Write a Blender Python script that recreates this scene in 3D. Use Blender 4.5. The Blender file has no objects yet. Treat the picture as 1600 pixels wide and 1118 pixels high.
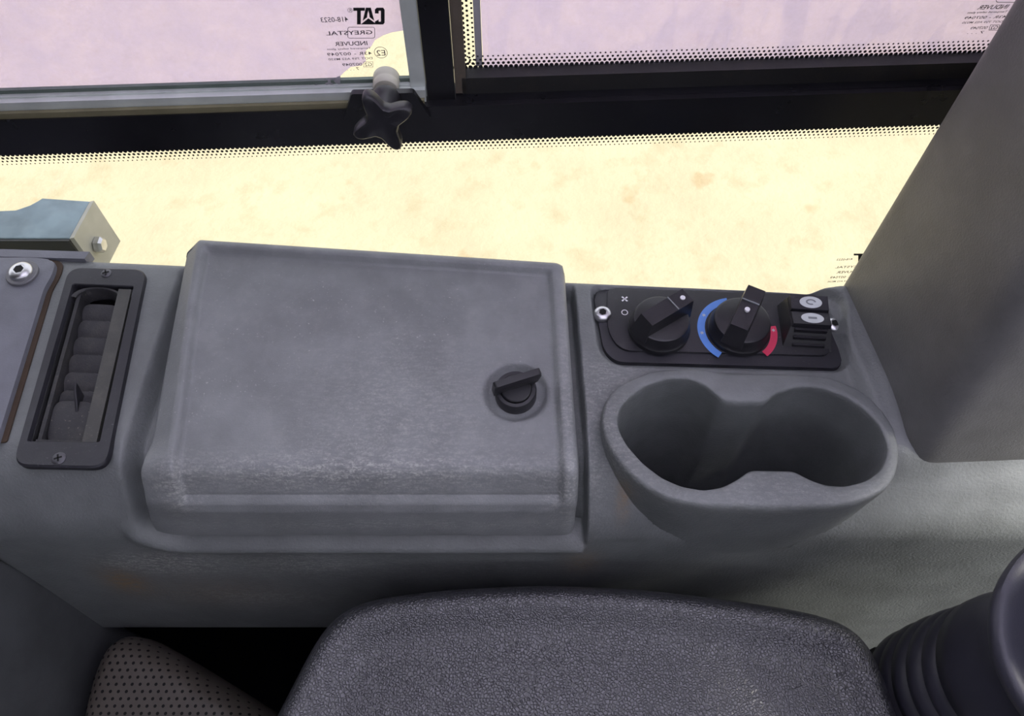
import bpy, bmesh, math, random
from mathutils import Vector, Matrix
from mathutils.bvhtree import BVHTree
random.seed(7)
S = bpy.context.scene
COL = S.collection
ZD = 0.60                       # height of the console deck above the cab floor
HC = 0.428                      # camera above the deck
F = 1200.0                      # focal length in pixels of the 1600 px frame
PITCH = math.radians(58)

# ------------------------------------------------------------------ camera
cd = bpy.data.cameras.new('camera'); cam = bpy.data.objects.new('camera', cd); COL.objects.link(cam)
cam.location = (0, 0, ZD + HC); cam.rotation_euler = (math.radians(90) - PITCH, 0, 0)
cd.sensor_width = 36; cd.lens = 36 * F / 1600; cd.clip_start = 0.01; cd.clip_end = 200
S.camera = cam
# ------------------------------------------------------------------ light
w = bpy.data.worlds.new('overcast_sky'); S.world = w; w.use_nodes = True
bg = w.node_tree.nodes['Background']; bg.inputs[0].default_value = (0.88, 0.88, 1.0, 1); bg.inputs[1].default_value = 0.75
sd = bpy.data.lights.new('sun', 'SUN'); sun = bpy.data.objects.new('sun', sd); COL.objects.link(sun)
sd.energy = 5.0; sd.angle = math.radians(11); sd.color = (1, .96, .86)      # high sun ahead of the machine, held off by the added roof
sun.rotation_euler = Vector((.533, -.143, .834)).to_track_quat('Z', 'Y').to_euler()
S.view_settings.view_transform = 'Standard'; S.view_settings.look = 'None'
S.view_settings.gamma = 1; S.view_settings.use_curve_mapping = False
S.view_settings.exposure = 1.05

# ------------------------------------------------------------------ pixel rays met with real planes
CP, SP = math.cos(PITCH), math.sin(PITCH)
CAM = Vector((0, 0, ZD + HC))
def ray(u, v):
    k = 559 - v
    return Vector((u - 800, F * CP + k * SP, -F * SP + k * CP))
def P(u, v, z=0.0):             # point of the horizontal plane z above the deck
    r = ray(u, v); t = (z - HC) / r.z
    return CAM + r * t
WO = Vector((0, .389, ZD)); WA = math.radians(2.7)
WX = Vector((math.cos(WA), math.sin(WA), 0)); WN = Vector((math.sin(WA), -math.cos(WA), 0))
def W(u, v, off=0.0):           # (x, z) in the window plane's own frame, off = metres inside the glass
    r = ray(u, v); o = WO + WN * off
    t = (o - CAM).dot(WN) / r.dot(WN); p = CAM + r * t - WO
    return p.dot(WX), p.z
def lerp(a, b, t): return a + (b - a) * t
def ss(a, b, x):
    t = max(0., min(1., (x - a) / (b - a))); return t * t * (3 - 2 * t)

# ------------------------------------------------------------------ materials
MATS = {}
class NT:
    def __init__(s, name):
        s.m = bpy.data.materials.new(name); s.m.use_nodes = True; s.t = s.m.node_tree
        s.t.nodes.clear(); s.out = s.t.nodes.new('ShaderNodeOutputMaterial'); MATS[name] = s.m
    def n(s, typ, ins=None, **kw):
        d = s.t.nodes.new('ShaderNode' + typ)
        for k, v in kw.items(): setattr(d, k, v)
        for k, v in (ins or {}).items():
            if isinstance(v, bpy.types.NodeSocket): s.t.links.new(v, d.inputs[k])
            else: d.inputs[k].default_value = v
        return d
    def noise(s, scale, detail=4, rough=.55, vec=None):
        i = {'Scale': scale, 'Detail': detail, 'Roughness': rough}
        if vec is not None: i['Vector'] = vec
        return s.n('TexNoise', i).outputs['Fac']
    def ramp(s, fac, a, b):
        d = s.n('MapRange', {0: fac, 1: a, 2: b, 3: 0., 4: 1.}); return d.outputs[0]
    def mix(s, fac, a, b):
        d = s.n('Mix', data_type='RGBA')
        for k, v in ((0, fac), (6, a), (7, b)):
            if isinstance(v, bpy.types.NodeSocket): s.t.links.new(v, d.inputs[k])
            else: d.inputs[k].default_value = (v if k == 0 or len(v) == 4 else (*v, 1))
        return d.outputs[2]
    def math(s, op, a, b):
        d = s.n('Math', operation=op)
        for k, v in ((0, a), (1, b)):
            if isinstance(v, bpy.types.NodeSocket): s.t.links.new(v, d.inputs[k])
            else: d.inputs[k].default_value = v
        return d.outputs[0]
    def pos(s): return s.n('NewGeometry').outputs['Position']
    def done(s, sh): s.t.links.new(sh, s.out.inputs[0]); return s.m

def plastic(name, col, rough=.5, grain=900, bump=.15, dust=0., dustcol=(.42, .42, .40), attr=False, metal=0., spec=.5, blotch=.12, coat=0.):
    t = NT(name); p = t.pos()
    n1 = t.noise(28, 4, .6, p)
    c = t.mix(t.ramp(n1, .35, .65), [x * (1 - blotch) for x in col], [x * (1 + blotch) for x in col])
    if dust > 0:
        sp = t.ramp(t.noise(620, 2, .5, p), .66, .80)
        pt = t.ramp(t.noise(16, 4, .65, p), .42, .75)
        c = t.mix(t.math('MULTIPLY', t.math('MULTIPLY', sp, pt), dust), c, dustcol)
        hz = t.ramp(t.noise(60, 5, .7, p), .5, .85)
        c = t.mix(t.math('MULTIPLY', hz, dust * .12), c, dustcol)
    if attr:
        a = t.n('Attribute', attribute_name='rust').outputs['Fac']
        br = t.ramp(t.noise(260, 4, .6, p), .25, .6)
        c = t.mix(t.math('MULTIPLY', a, br), c, (.27, .18, .085))
        a = t.n('Attribute', attribute_name='scuff').outputs['Fac']
        mp = t.n('Mapping', {'Vector': p, 'Rotation': (0, .5, .35), 'Scale': (160, 520, 520)}).outputs[0]
        st = t.math('MULTIPLY', t.ramp(t.noise(1., 5, .75, mp), .42, .66), t.ramp(t.noise(700, 3, .6, p), .36, .58))
        c = t.mix(t.math('MULTIPLY', a, st), c, (.52, .52, .48))
    b = t.n('Bump', {'Strength': bump, 'Distance': .0006, 'Height': t.noise(grain, 3, .6, p)})
    r = t.math('ADD', t.math('MULTIPLY', t.noise(45, 3, .6, p), .16), rough - .08)
    s = t.n('BsdfPrincipled', {'Base Color': c, 'Roughness': r, 'Metallic': metal, 'Normal': b.outputs[0], 'Specular IOR Level': spec, 'Coat Weight': coat})
    return t.done(s.outputs[0])

plastic('console_plastic', (.155, .166, .165), .44, 550, .6, .55, attr=True)
plastic('lid_plastic', (.19, .20, .203), .42, 900, .35, 1.5, attr=True)
plastic('pillar_plastic', (.15, .15, .145), .5, 800, .45, .1)
plastic('rear_plastic', (.075, .08, .082), .6, 900, .25, .3)
plastic('panel_plastic', (.15, .155, .18), .5, 900, .35, .25)
plastic('black_plastic', (.018, .018, .022), .42, 900, .12, .25)
plastic('plate_plastic', (.022, .022, .028), .45, 900, .15, .3)
plastic('knob_plastic', (.014, .014, .017), .38, 900, .1, .12)
plastic('dusty_black', (.03, .03, .033), .6, 900, .2, 1.6, dustcol=(.24, .22, .17))
plastic('dusty_bar', (.06, .06, .055), .65, 900, .2, 1.4, dustcol=(.26, .24, .18))
plastic('black_paint', (.006, .006, .008), .3, 300, .05, .25, dustcol=(.2, .2, .2))
plastic('seal_rubber', (.012, .012, .012), .6, 500, .1, .4, dustcol=(.3, .22, .12))
plastic('dirty_seal', (.08, .065, .05), .7, 300, .2, 1., dustcol=(.3, .22, .14))
plastic('grey_strip', (.28, .27, .29), .6, 300, .1, .2)
plastic('aluminium', (.52, .56, .53), .32, 120, .1, .6, dustcol=(.6, .56, .42), metal=.25)
plastic('brass_bead', (.22, .20, .12), .35, 120, .1, .6, dustcol=(.5, .45, .3), metal=.4)
plastic('dark_rail', (.10, .13, .11), .35, 120, .1, .5, metal=.2)
plastic('bright_metal', (.62, .62, .64), .3, 200, .12, 0, metal=1., blotch=.3)
plastic('washer_metal', (.16, .16, .17), .5, 300, .15, .6, metal=.4)
plastic('screw_metal', (.10, .10, .11), .42, 300, .1, .5, metal=.6)
plastic('dark_hole', (.003, .003, .003), .8, 300, 0, 0)
plastic('steel_paint', (.22, .30, .34), .38, 150, .1, .8, dustcol=(.6, .6, .55), blotch=.2)
plastic('pale_paint', (.46, .45, .38), .5, 150, .1, .4)
plastic('nylon', (.50, .48, .40), .5, 200, .1, .2)
plastic('rust_gap', (.05, .032, .02), .8, 400, .3, .8, dustcol=(.2, .12, .06))
plastic('rubber_boot', (.030, .030, .042), .45, 500, .08, .12)
plastic('grip_plastic', (.042, .042, .056), .42, 1100, .2, .2)
plastic('floor_mat', (.004, .004, .006), .9, 300, .2, 0, spec=.03)
plastic('cavity', (.02, .02, .022), .8, 300, .2, 0)
plastic('white_print', (.78, .78, .80), .5, 300, 0, 0, blotch=.05)
plastic('icon_plate', (.62, .66, .66), .4, 300, 0, 0, blotch=.1)
plastic('icon_grey', (.22, .24, .25), .5, 300, 0, 0)
plastic('blue_print', (.10, .25, .66), .5, 300, 0, .1)
plastic('red_print', (.60, .03, .09), .5, 300, 0, .1)
plastic('black_print', (.01, .01, .012), .5, 300, 0, 0)
plastic('grey_print', (.10, .09, .11), .5, 300, 0, 0)
plastic('perforated_vinyl', (.095, .082, .068), .5, 700, .2, .5, dustcol=(.2, .15, .09))
plastic('cab_shell', (.05, .05, .055), .7, 300, .1, 0)

def vinyl():
    t = NT('grained_vinyl'); p = t.pos()
    wv = t.n('TexVoronoi', {'Vector': p, 'Scale': 520., 'Randomness': 1.}, feature='DISTANCE_TO_EDGE').outputs['Distance']
    cr = t.ramp(wv, 0., .22)
    h = t.math('ADD', cr, t.math('MULTIPLY', t.noise(900, 3, .6, p), .5))
    b = t.n('Bump', {'Strength': .55, 'Distance': .0005, 'Height': h})
    c = t.mix(cr, (.018, .018, .023), (.036, .036, .045))
    s = t.n('BsdfPrincipled', {'Base Color': c, 'Roughness': .33, 'Normal': b.outputs[0], 'Specular IOR Level': 1., 'Coat Weight': .35, 'Coat Roughness': .30, 'Coat Normal': b.outputs[0]})
    t.done(s.outputs[0])
vinyl()
def glass():
    t = NT('clear_glass'); tr = t.n('BsdfTransparent', {0: (.97, .98, .96, 1)}); g = t.n('BsdfGlossy', {'Roughness': .02, 0: (1, 1, 1, 1)})
    t.done(t.n('MixShader', {0: .04, 1: tr.outputs[0], 2: g.outputs[0]}).outputs[0])
glass()
def film(name, streak):
    t = NT(name); p = t.pos()
    n1 = t.ramp(t.noise(35, 5, .65, p), .3, .75)
    n2 = t.ramp(t.noise(110, 4, .7, p), .35, .7)
    f = t.math('ADD', t.math('ADD', t.math('MULTIPLY', n1, .22), t.math('MULTIPLY', n2, .10)), .34)
    if streak:
        mp = t.n('Mapping', {'Vector': p, 'Rotation': (0, .2, 0), 'Scale': (75, 75, 17)}).outputs[0]
        st = t.ramp(t.noise(1., 2, .4, mp), .60, .64)
        f = t.math('ADD', f, t.math('MULTIPLY', st, .10))
    tr = t.n('BsdfTransparent', {0: (.94, .87, 1., 1)})
    tl = t.n('BsdfTranslucent', {0: (.93, .865, .965, 1)}); df = t.n('BsdfDiffuse', {0: (.86, .80, .91, 1)})
    a = t.n('MixShader', {0: .5, 1: tl.outputs[0], 2: df.outputs[0]})
    t.done(t.n('MixShader', {0: f, 1: tr.outputs[0], 2: a.outputs[0]}).outputs[0])
film('tint_film', False); film('streaked_film', True)
def sand():
    t = NT('pale_sand'); p = t.pos()
    c = t.mix(t.ramp(t.noise(2.6, 5, .6, p), .35, .7), (.335, .30, .215), (.29, .26, .185))
    c = t.mix(t.math('MULTIPLY', t.ramp(t.noise(9, 4, .6, p), .52, .72), .55), c, (.25, .215, .14))
    c = t.mix(t.math('MULTIPLY', t.ramp(t.noise(5, 3, .5, p), .66, .74), .45), c, (.25, .17, .09))
    b = t.n('Bump', {'Strength': .25, 'Distance': .03, 'Height': t.noise(30, 5, .6, p)})
    t.done(t.n('BsdfPrincipled', {'Base Color': c, 'Roughness': .9, 'Normal': b.outputs[0], 'Specular IOR Level': .1}).outputs[0])
sand()

# ------------------------------------------------------------------ mesh helpers
def mesh(name, vs, fs, mat, parent=None, smooth=True, angle=None):
    me = bpy.data.meshes.new(name); me.from_pydata([tuple(v) for v in vs], [], fs)
    bm = bmesh.new(); bm.from_mesh(me); bmesh.ops.recalc_face_normals(bm, faces=bm.faces); bm.to_mesh(me); bm.free()
    me.materials.append(MATS[mat])
    return link(name, me, parent, smooth, angle)
def link(name, me, parent=None, smooth=True, angle=None):
    if smooth:
        me.polygons.foreach_set('use_smooth', [True] * len(me.polygons))
        if angle: me.set_sharp_from_angle(angle=math.radians(angle))
    o = bpy.data.objects.new(name, me); COL.objects.link(o)
    if parent is not None:
        o.parent = parent; o.matrix_parent_inverse = pmat(parent).inverted()
    return o
def pmat(o):                    # world matrix without waiting for a depsgraph update
    m = o.matrix_basis
    if o.parent: m = pmat(o.parent) @ o.matrix_parent_inverse @ m
    return m
def tag(o, label, cat=None, kind=None, group=None):
    if label: o['label'] = label
    if cat: o['category'] = cat
    if kind: o['kind'] = kind
    if group: o['group'] = group
    return o
def empty(name, loc, label=None, cat=None, kind=None, rz=0, group=None):
    o = bpy.data.objects.new(name, None); COL.objects.link(o); o.location = loc; o.rotation_euler = (0, 0, rz)
    o.empty_display_size = .02
    return tag(o, label, cat, kind, group)
def bm_obj(name, bm, mat, parent, M=None, smooth=True, angle=35):
    if M is not None: bmesh.ops.transform(bm, matrix=M, verts=bm.verts)
    bmesh.ops.recalc_face_normals(bm, faces=bm.faces)
    me = bpy.data.meshes.new(name); bm.to_mesh(me); bm.free(); me.materials.append(MATS[mat])
    return link(name, me, parent, smooth, angle)
def bevel(bm, r, seg=3, ang=30):
    if r > 0:
        es = [e for e in bm.edges if len(e.link_faces) == 2 and e.calc_face_angle(0) > math.radians(ang)]
        bmesh.ops.bevel(bm, geom=es, offset=r, segments=seg, affect='EDGES', profile=.5, clamp_overlap=True)
def box(name, x0, x1, y0, y1, z0, z1, mat, parent=None, r=.002, M=None, seg=3):
    bm = bmesh.new(); vs = [bm.verts.new((x, y, z)) for z in (z0, z1) for x, y in ((x0, y0), (x1, y0), (x1, y1), (x0, y1))]
    for f in ((0, 3, 2, 1), (4, 5, 6, 7), (0, 1, 5, 4), (1, 2, 6, 5), (2, 3, 7, 6), (3, 0, 4, 7)): bm.faces.new([vs[i] for i in f])
    bevel(bm, r, seg)
    return bm_obj(name, bm, mat, parent, M)
def prism_bm(poly, z0, z1, r=0., seg=3):
    bm = bmesh.new(); a = [bm.verts.new((p[0], p[1], z0)) for p in poly]; b = [bm.verts.new((p[0], p[1], z1)) for p in poly]
    n = len(poly); bm.faces.new(a[::-1]); top = bm.faces.new(b)
    for i in range(n): bm.faces.new((a[i], a[(i + 1) % n], b[(i + 1) % n], b[i]))
    if r > 0:
        bmesh.ops.bevel(bm, geom=list(top.edges), offset=r, segments=seg, affect='EDGES', profile=.5, clamp_overlap=True)
    return bm
def prism(name, poly, z0, z1, mat, parent=None, r=0., M=None, smooth=True, angle=35):
    return bm_obj(name, prism_bm(poly, z0, z1, r), mat, parent, M, smooth, angle)
def hexa(name, q0, q1, mat, parent, r=.001):    # eight corners: lower quad, upper quad
    bm = bmesh.new(); a = [bm.verts.new(p) for p in q0]; b = [bm.verts.new(p) for p in q1]
    bm.faces.new(a[::-1]); bm.faces.new(b)
    for i in range(4): bm.faces.new((a[i], a[(i + 1) % 4], b[(i + 1) % 4], b[i]))
    bevel(bm, r, 3, 15)
    return bm_obj(name, bm, mat, parent)
def rround(poly, r, seg=6):     # round the corners of a 2D polygon
    out = []; n = len(poly); rr = r if isinstance(r, (list, tuple)) else [r] * n
    for i in range(n):
        p = Vector(poly[i][:2]); a = Vector(poly[i - 1][:2]) - p; b = Vector(poly[(i + 1) % n][:2]) - p
        d = min(rr[i], a.length * .48, b.length * .48)
        if d < 1e-5: out.append(tuple(p)); continue
        A = p + a.normalized() * d; B = p + b.normalized() * d
        for k in range(seg + 1):
            t = k / seg; q = A * (1 - t) ** 2 + p * 2 * t * (1 - t) + B * t * t; out.append((q.x, q.y))
    return out
def lathe(name, prof, M, mat, parent, n=40, angle=40):
    vs = []; fs = []
    for r, z in prof:
        for k in range(n):
            a = 2 * math.pi * k / n; vs.append(M @ Vector((r * math.cos(a), r * math.sin(a), z)))
    m = len(prof)
    for j in range(m - 1):
        for k in range(n): fs.append((j * n + k, j * n + (k + 1) % n, (j + 1) * n + (k + 1) % n, (j + 1) * n + k))
    fs.append(tuple(range(n))[::-1]); fs.append(tuple((m - 1) * n + k for k in range(n)))
    return mesh(name, vs, fs, mat, parent, True, angle)
def grid(rows, flip=False, cyclic=False):
    n = len(rows[0]); vs = [p for r in rows for p in r]; fs = []
    for j in range(len(rows) - 1):
        for i in range(n if cyclic else n - 1):
            a, b = j * n + i, j * n + (i + 1) % n; fs.append((a, b, b + n, a + n))
    return vs, fs
def resample(poly, n, closed=True):
    pts = [Vector(p) for p in poly]
    if closed: pts = pts + [pts[0]]
    L = [0.]
    for a, b in zip(pts, pts[1:]): L.append(L[-1] + (b - a).length)
    out = []; k = 0
    for i in range(n):
        s = L[-1] * i / (n if closed else n - 1)
        while k < len(L) - 2 and L[k + 1] < s: k += 1
        out.append(pts[k].lerp(pts[k + 1], (s - L[k]) / max(1e-9, L[k + 1] - L[k])))
    return out
def smooth_loop(p, it):
    n = len(p)
    for _ in range(it): p = [(p[i - 1] + p[i] * 2 + p[(i + 1) % n]) / 4 for i in range(n)]
    return p
def inside(poly, x, y):
    c = False; n = len(poly)
    for i in range(n):
        x1, y1 = poly[i][0], poly[i][1]; x2, y2 = poly[i - 1][0], poly[i - 1][1]
        if (y1 > y) != (y2 > y) and x < (x2 - x1) * (y - y1) / (y2 - y1) + x1: c = not c
    return c
def pdist(poly, x, y):
    best = 9.; n = len(poly)
    for i in range(n):
        ax, ay = poly[i][0], poly[i][1]; bx, by = poly[i - 1][0], poly[i - 1][1]
        dx, dy = bx - ax, by - ay; L = dx * dx + dy * dy
        t = 0 if L == 0 else max(0, min(1, ((x - ax) * dx + (y - ay) * dy) / L))
        best = min(best, math.hypot(x - ax - t * dx, y - ay - t * dy))
    return best
def attrs(o, fn):               # wear marks with a shape of their own, kept on the points
    me = o.data; r = me.attributes.new('rust', 'FLOAT', 'POINT'); s = me.attributes.new('scuff', 'FLOAT', 'POINT')
    for i, v in enumerate(me.vertices):
        a, b = fn(v.co); r.data[i].value = a; s.data[i].value = b
def blob(p, c, rx, ry=None):
    ry = ry or rx; d = ((p.x - c.x) / rx) ** 2 + ((p.y - c.y) / ry) ** 2 + ((p.z - c.z) / ry) ** 2
    return math.exp(-d) if d < 9 else 0.
def frame(o, x, y=None, z=Vector((0, 0, 1))):   # matrix at o with x axis, z axis
    z = Vector(z).normalized(); x = Vector(x); x = (x - z * x.dot(z)).normalized(); y = z.cross(x)
    m = Matrix((x, y, z)).transposed().to_4x4(); m.translation = o
    return m
def pipe(name, pts, r, mat, parent, n=8, closed=False):
    rows = []; m = len(pts)
    for i, p in enumerate(pts):
        t = (pts[min(i + 1, m - 1)] - pts[max(i - 1, 0)]).normalized(); a = t.orthogonal().normalized(); b = t.cross(a)
        rows.append([p + (a * math.cos(2 * math.pi * k / n) + b * math.sin(2 * math.pi * k / n)) * r for k in range(n)])
    vs, fs = grid(rows, cyclic=True); fs += [tuple(range(n)), tuple(len(vs) - n + k for k in range(n))]
    return mesh(name, vs, fs, mat, parent)

# ================================================================== THE SETTING
GZ = -1.25
g = mesh('ground', [(-30, -30, GZ), (30, -30, GZ), (30, 30, GZ), (-30, 30, GZ)], [(0, 1, 2, 3)], 'pale_sand', None, False)
tag(g, 'pale yellow sandy ground outside the cab windows', None, 'structure')
fl = box('floor', -.95, .95, -.9, .36, -.03, 0., 'floor_mat', None, 0); tag(fl, 'dark cab floor below the armrest and console', None, 'structure')

# ---- unseen cab parts added to shape the light: roof, hatch, walls, door panel
def slab(name, x0, x1, y0, y1, z0, z1, label):
    return tag(box(name, x0, x1, y0, y1, z0, z1, 'cab_shell', None, .004), label, None, 'structure')
bm = bmesh.new()
oo = [(-.95, -.92), (.95, -.92), (.95, .36), (-.95, .36)]; ii = [(-.35, -.65), (.88, -.65), (.88, .33), (-.35, .33)]
va = [[bm.verts.new((x, y, z)) for x, y in q] for q in (oo, ii) for z in (ZD + 1.0, ZD + 1.05)]
for k in range(4):
    n_ = (k + 1) % 4
    for a, b in ((va[0], va[2]), (va[1], va[3]), (va[0], va[1]), (va[2], va[3])): bm.faces.new((a[k], a[n_], b[n_], b[k]))
tag(bm_obj('added_ceiling', bm, 'cab_shell', None, None, False), 'dark unseen cab roof added to block the sun', None, 'structure')  # added roof, out of view, keeps direct sun off the console
t = NT('added_hatch_sheet'); tl = t.n('BsdfTranslucent', {0: (.80, .79, .91, 1)}); df = t.n('BsdfDiffuse', {0: (.5, .5, .6, 1)})
t.done(t.n('MixShader', {0: .2, 1: tl.outputs[0], 2: df.outputs[0]}).outputs[0])
tag(box('added_hatch', -.36, .89, -.66, .34, ZD + 1.02, ZD + 1.024, 'added_hatch_sheet', None, 0), 'milky lavender unseen hatch sheet added for soft top light', None, 'structure')  # added sheet, unseen; spreads sun and sky as lavender top light
slab('added_wall_side', -.95, .95, .362, .374, -.03, ZD - .13, 'dark unseen wall added below the side window against leaking light')  # added to stop outside light leaking in under the console
slab('added_wall_back', -.97, -.93, -.92, .36, 0, ZD + 1.0, 'dark unseen wall added behind the seat to cut light')  # unseen, added to cut light from the rear end
slab('added_wall_front', .93, .97, -.92, .36, 0, ZD - .15, 'low dark unseen wall added to shape the light')  # unseen, added with the other walls to shape the cab light
slab('added_door_panel', -.93, .93, -.94, -.90, 0, ZD + .60, 'dark unseen door panel added to shade the console front')  # unseen, added and kept tall to darken the console front

# ---- windows (one frame of reference for the whole glazed side)
def wroot(name, label):
    return empty(name, WO, label, None, 'structure', WA)
WM = Matrix.Translation(WO) @ Matrix.Rotation(WA, 4, 'Z')
def wp(x, z, off=0.): return WM @ Vector((x, -off, z))
def wpoly(name, pts, off, th, mat, parent, r=0.):       # flat plate in the window plane from (x,z) points, th thick outwards
    M = WM @ Matrix(((1, 0, 0, 0), (0, 0, 1, -off), (0, 1, 0, 0), (0, 0, 0, 1)))
    return prism(name, pts, 0, th, mat, parent, r, M)
def wbox(name, x0, x1, z0, z1, o0, o1, mat, parent, r=.002):   # o0..o1 = metres inside the glass plane
    return box(name, x0, x1, -o1, -o0, z0, z1, mat, parent, r, WM)
bz0 = W(700, 220, .02)[1]; bz1 = W(700, 166, .02)[1]          # main bar
xm0, xm1 = W(652, 75, .012)[0], W(708, 75, .012)[0]           # mullion
win1 = wroot('window_1', 'upper sliding window pane with lavender film and torn corner')
win2 = wroot('window_2', 'upper fixed window pane with streaked pink film')
win3 = wroot('window_3', 'lower clear window pane behind the console')
ZT = .62
wbox('glass_pane', -.75, xm0 + .004, bz1 - .012, ZT, .002, .006, 'clear_glass', win1, 0)
wbox('glass_pane', xm1 - .004, .62, bz1 - .004, ZT, -.006, -.002, 'clear_glass', win2, 0)
wbox('glass_pane', -.75, .62, -.30, bz0 + .012, -.006, -.002, 'clear_glass', win3, 0)
t1 = tag(wbox('trim_1', -.75, .62, bz0, bz1, -.001, .020, 'black_paint', None, .004), 'black horizontal bar between upper and lower window panes', None, 'structure')
t2 = tag(wbox('trim_2', xm0 + .003, xm1 - .001, bz1, ZT, .0, .014, 'black_paint', None, .003), 'black upright mullion between the two upper panes', None, 'structure')
# aluminium frame of the sliding pane
za = W(300, 147, .012)[1]
wbox('bottom_rail', -.75, xm0 + .002, bz1 + .0005, za + .001, .007, .016, 'aluminium', win1, .0025)
wbox('bottom_lip', -.75, xm0 - .002, za - .002, za + .002, .007, .012, 'aluminium', win1, .001)
wbox('lower_bead', -.75, xm0 + .001, bz1 - .0005, bz1 + .0038, .0165, .0190, 'brass_bead', win1, .0014)
wbox('inner_groove', -.75, xm0 - .004, za + .0022, za + .0045, .007, .0095, 'dark_rail', win1, .0008)
xs = W(641, 60, .010)[0]
wbox('side_rail', xs - .003, xm0 + .0025, bz1 + .002, ZT, .007, .013, 'aluminium', win1, .002)
# rails of the fixed pane
zf = W(1100, 104, .006)[1]; zm = W(1100, 142, .012)[1]
wbox('bottom_seal', xm1 + .0035, .62, zm - .001, zf, .0, .010, 'seal_rubber', win2, .003)
wbox('bottom_rail', xm1 + .003, .62, bz1 + .0003, zm, .0, .016, 'black_paint', win2, .003)
wbox('side_seal', xm1 - .0005, xm1 + .006, bz1 + .001, ZT, .0, .010, 'dirty_seal', win2, .002)
wbox('grey_edge', *sorted((W(741, 50)[0], W(752, 50)[0])), zf + .001, ZT, .0003, .0008, 'grey_strip', win2, 0)
wbox('sill_bead', -.75, .62, bz0 - .0022, bz0 - .0002, .0, .012, 'dirty_seal', win3, .0008)

# films
fx = [(0, -260), (636, -260), (641, 30), (640, 48), (630, 47), (612, 50), (598, 55), (586, 62), (580, 72), (572, 78), (569, 86), (572, 95), (563, 102), (548, 104), (538, 112), (531, 119), (533, 126), (505, 128), (480, 134), (430, 140), (0, 149), (-350, 156), (-350, -260)]
wpoly('tint_film', [W(u, v, .0065) for u, v in fx], .0068, .0003, 'tint_film', win1)
x2 = W(753, 50)[0]
wpoly('tint_film', [(x2, zf), (.62, zf), (.62, ZT), (x2 - .002, ZT)], .0006, .0003, 'streaked_film', win2)
# crinkled edge of the peeling film
rows = []
for j in range(5):
    rr = []
    for i in range(16):
        u = lerp(468, 532, i / 15); v0 = lerp(134, 117, i / 15); v1 = lerp(138, 130, i / 15)
        x, z = W(u, lerp(v0, v1, j / 4), .008); rr.append(wp(x, z, .0085 + .002 * random.random()))
    rows.append(rr)
mesh('film_crease', *grid(rows), 'grey_strip', win1)

# frit dots printed on the glass
def dots(parent, rowsdef, off, mat='black_print'):
    vs, fs = [], []
    for (xa, za_, xb, zb, r0, step, ph) in rowsdef:
        L = math.hypot(xb - xa, zb - za_); n = int(L / step)
        for i in range(n):
            t = (i + ph) * step / L; x = lerp(xa, xb, t); z = lerp(za_, zb, t); k = len(vs)
            for a in range(7): vs.append(wp(x + r0 * math.cos(a * 2 * math.pi / 7), z + r0 * math.sin(a * 2 * math.pi / 7), off))
            fs.append(tuple(range(k, k + 7)))
    o = mesh('frit_dots', vs, fs, mat, parent, False); o['kind'] = 'stuff'; return o
ST = .0030
dots(win3, [(-.5, bz0 - .0180 - .0026 * j, .5, bz0 - .0180 - .0026 * j, (.0013, .0010, .00075, .0005)[j], ST, .5 * (j % 2)) for j in range(4)], .0)
dots(win2, [(xm1, zf + .001 + .0024 * j, .5, zf + .001 + .0024 * j, (.0013, .0010, .0008, .0006)[j], ST, .5 * (j % 2)) for j in range(4)] , .0012)
xd = W(724, 50)[0]
dots(win2, [(xd + .0026 * j, zf, xd + .0026 * j, ZT, (.0011, .0008, .0007)[j], ST, .5 * (j % 2)) for j in range(3)], .0012)

# lettering, mirrored because it is read from outside
def text_mesh(body, bold=0., spacing=1., shear=0.):
    c = bpy.data.curves.new('t', 'FONT'); c.body = body; c.offset = bold; c.space_character = spacing; c.shear = shear; c.resolution_u = 3
    o = bpy.data.objects.new('t', c); COL.objects.link(o); dg = bpy.context.evaluated_depsgraph_get()
    me = bpy.data.meshes.new_from_object(o.evaluated_get(dg)); bpy.data.objects.remove(o); return me
def lettering(name, body, u0, v0, u1, v1, parent, off, mat='black_print', bold=0., spacing=1., shear=0.):
    me = text_mesh(body, bold, spacing, shear); xs_ = [v.co.x for v in me.vertices]; ys_ = [v.co.y for v in me.vertices]
    a, b, c, d = min(xs_), max(xs_), min(ys_), max(ys_); vm = (v0 + v1) / 2
    X0, Z0 = W(u0, v1, off); X1, Z1 = W(u1, v0, off); X0 = W(u0, vm, off)[0]; X1 = W(u1, vm, off)[0]
    for v in me.vertices:
        tx = (v.co.x - a) / (b - a); ty = (v.co.y - c) / (d - c)
        v.co = wp(lerp(X1, X0, tx), lerp(Z0, Z1, ty), off)
    me.materials.clear(); me.materials.append(MATS[mat]); me.name = name
    return link(name, me, parent, False)
def ring2(name, pts, wd, parent, off, mat):     # outline of a closed (x,z) loop
    n = len(pts); c = Vector((sum(p[0] for p in pts) / n, sum(p[1] for p in pts) / n)); a = []; b = []
    for i in range(n):
        p = Vector(pts[i]); t = (Vector(pts[(i + 1) % n]) - Vector(pts[i - 1])).normalized(); m = Vector((-t.y, t.x))
        if m.dot(p - c) < 0: m = -m
        a.append(wp(*p, off)); b.append(wp(*(p - m * wd), off))
    return mesh(name, a + b, [(i, (i + 1) % n, n + (i + 1) % n, n + i) for i in range(n)], mat, parent, False)
def rect_px(u0, v0, u1, v1, off, r=.0015, sl=0):
    return rround([W(u0 - sl, v1, off), W(u1 - sl, v1, off), W(u1 + sl, v0, off), W(u0 + sl, v0, off)], r, 4)
def circ_px(u, v, r, off):
    x, z = W(u, v, off); R = abs(W(u + r, v, off)[0] - x)
    return [(x + R * math.cos(a * .2618), z + R * math.sin(a * .2618)) for a in range(24)]
O1 = .0075
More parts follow.
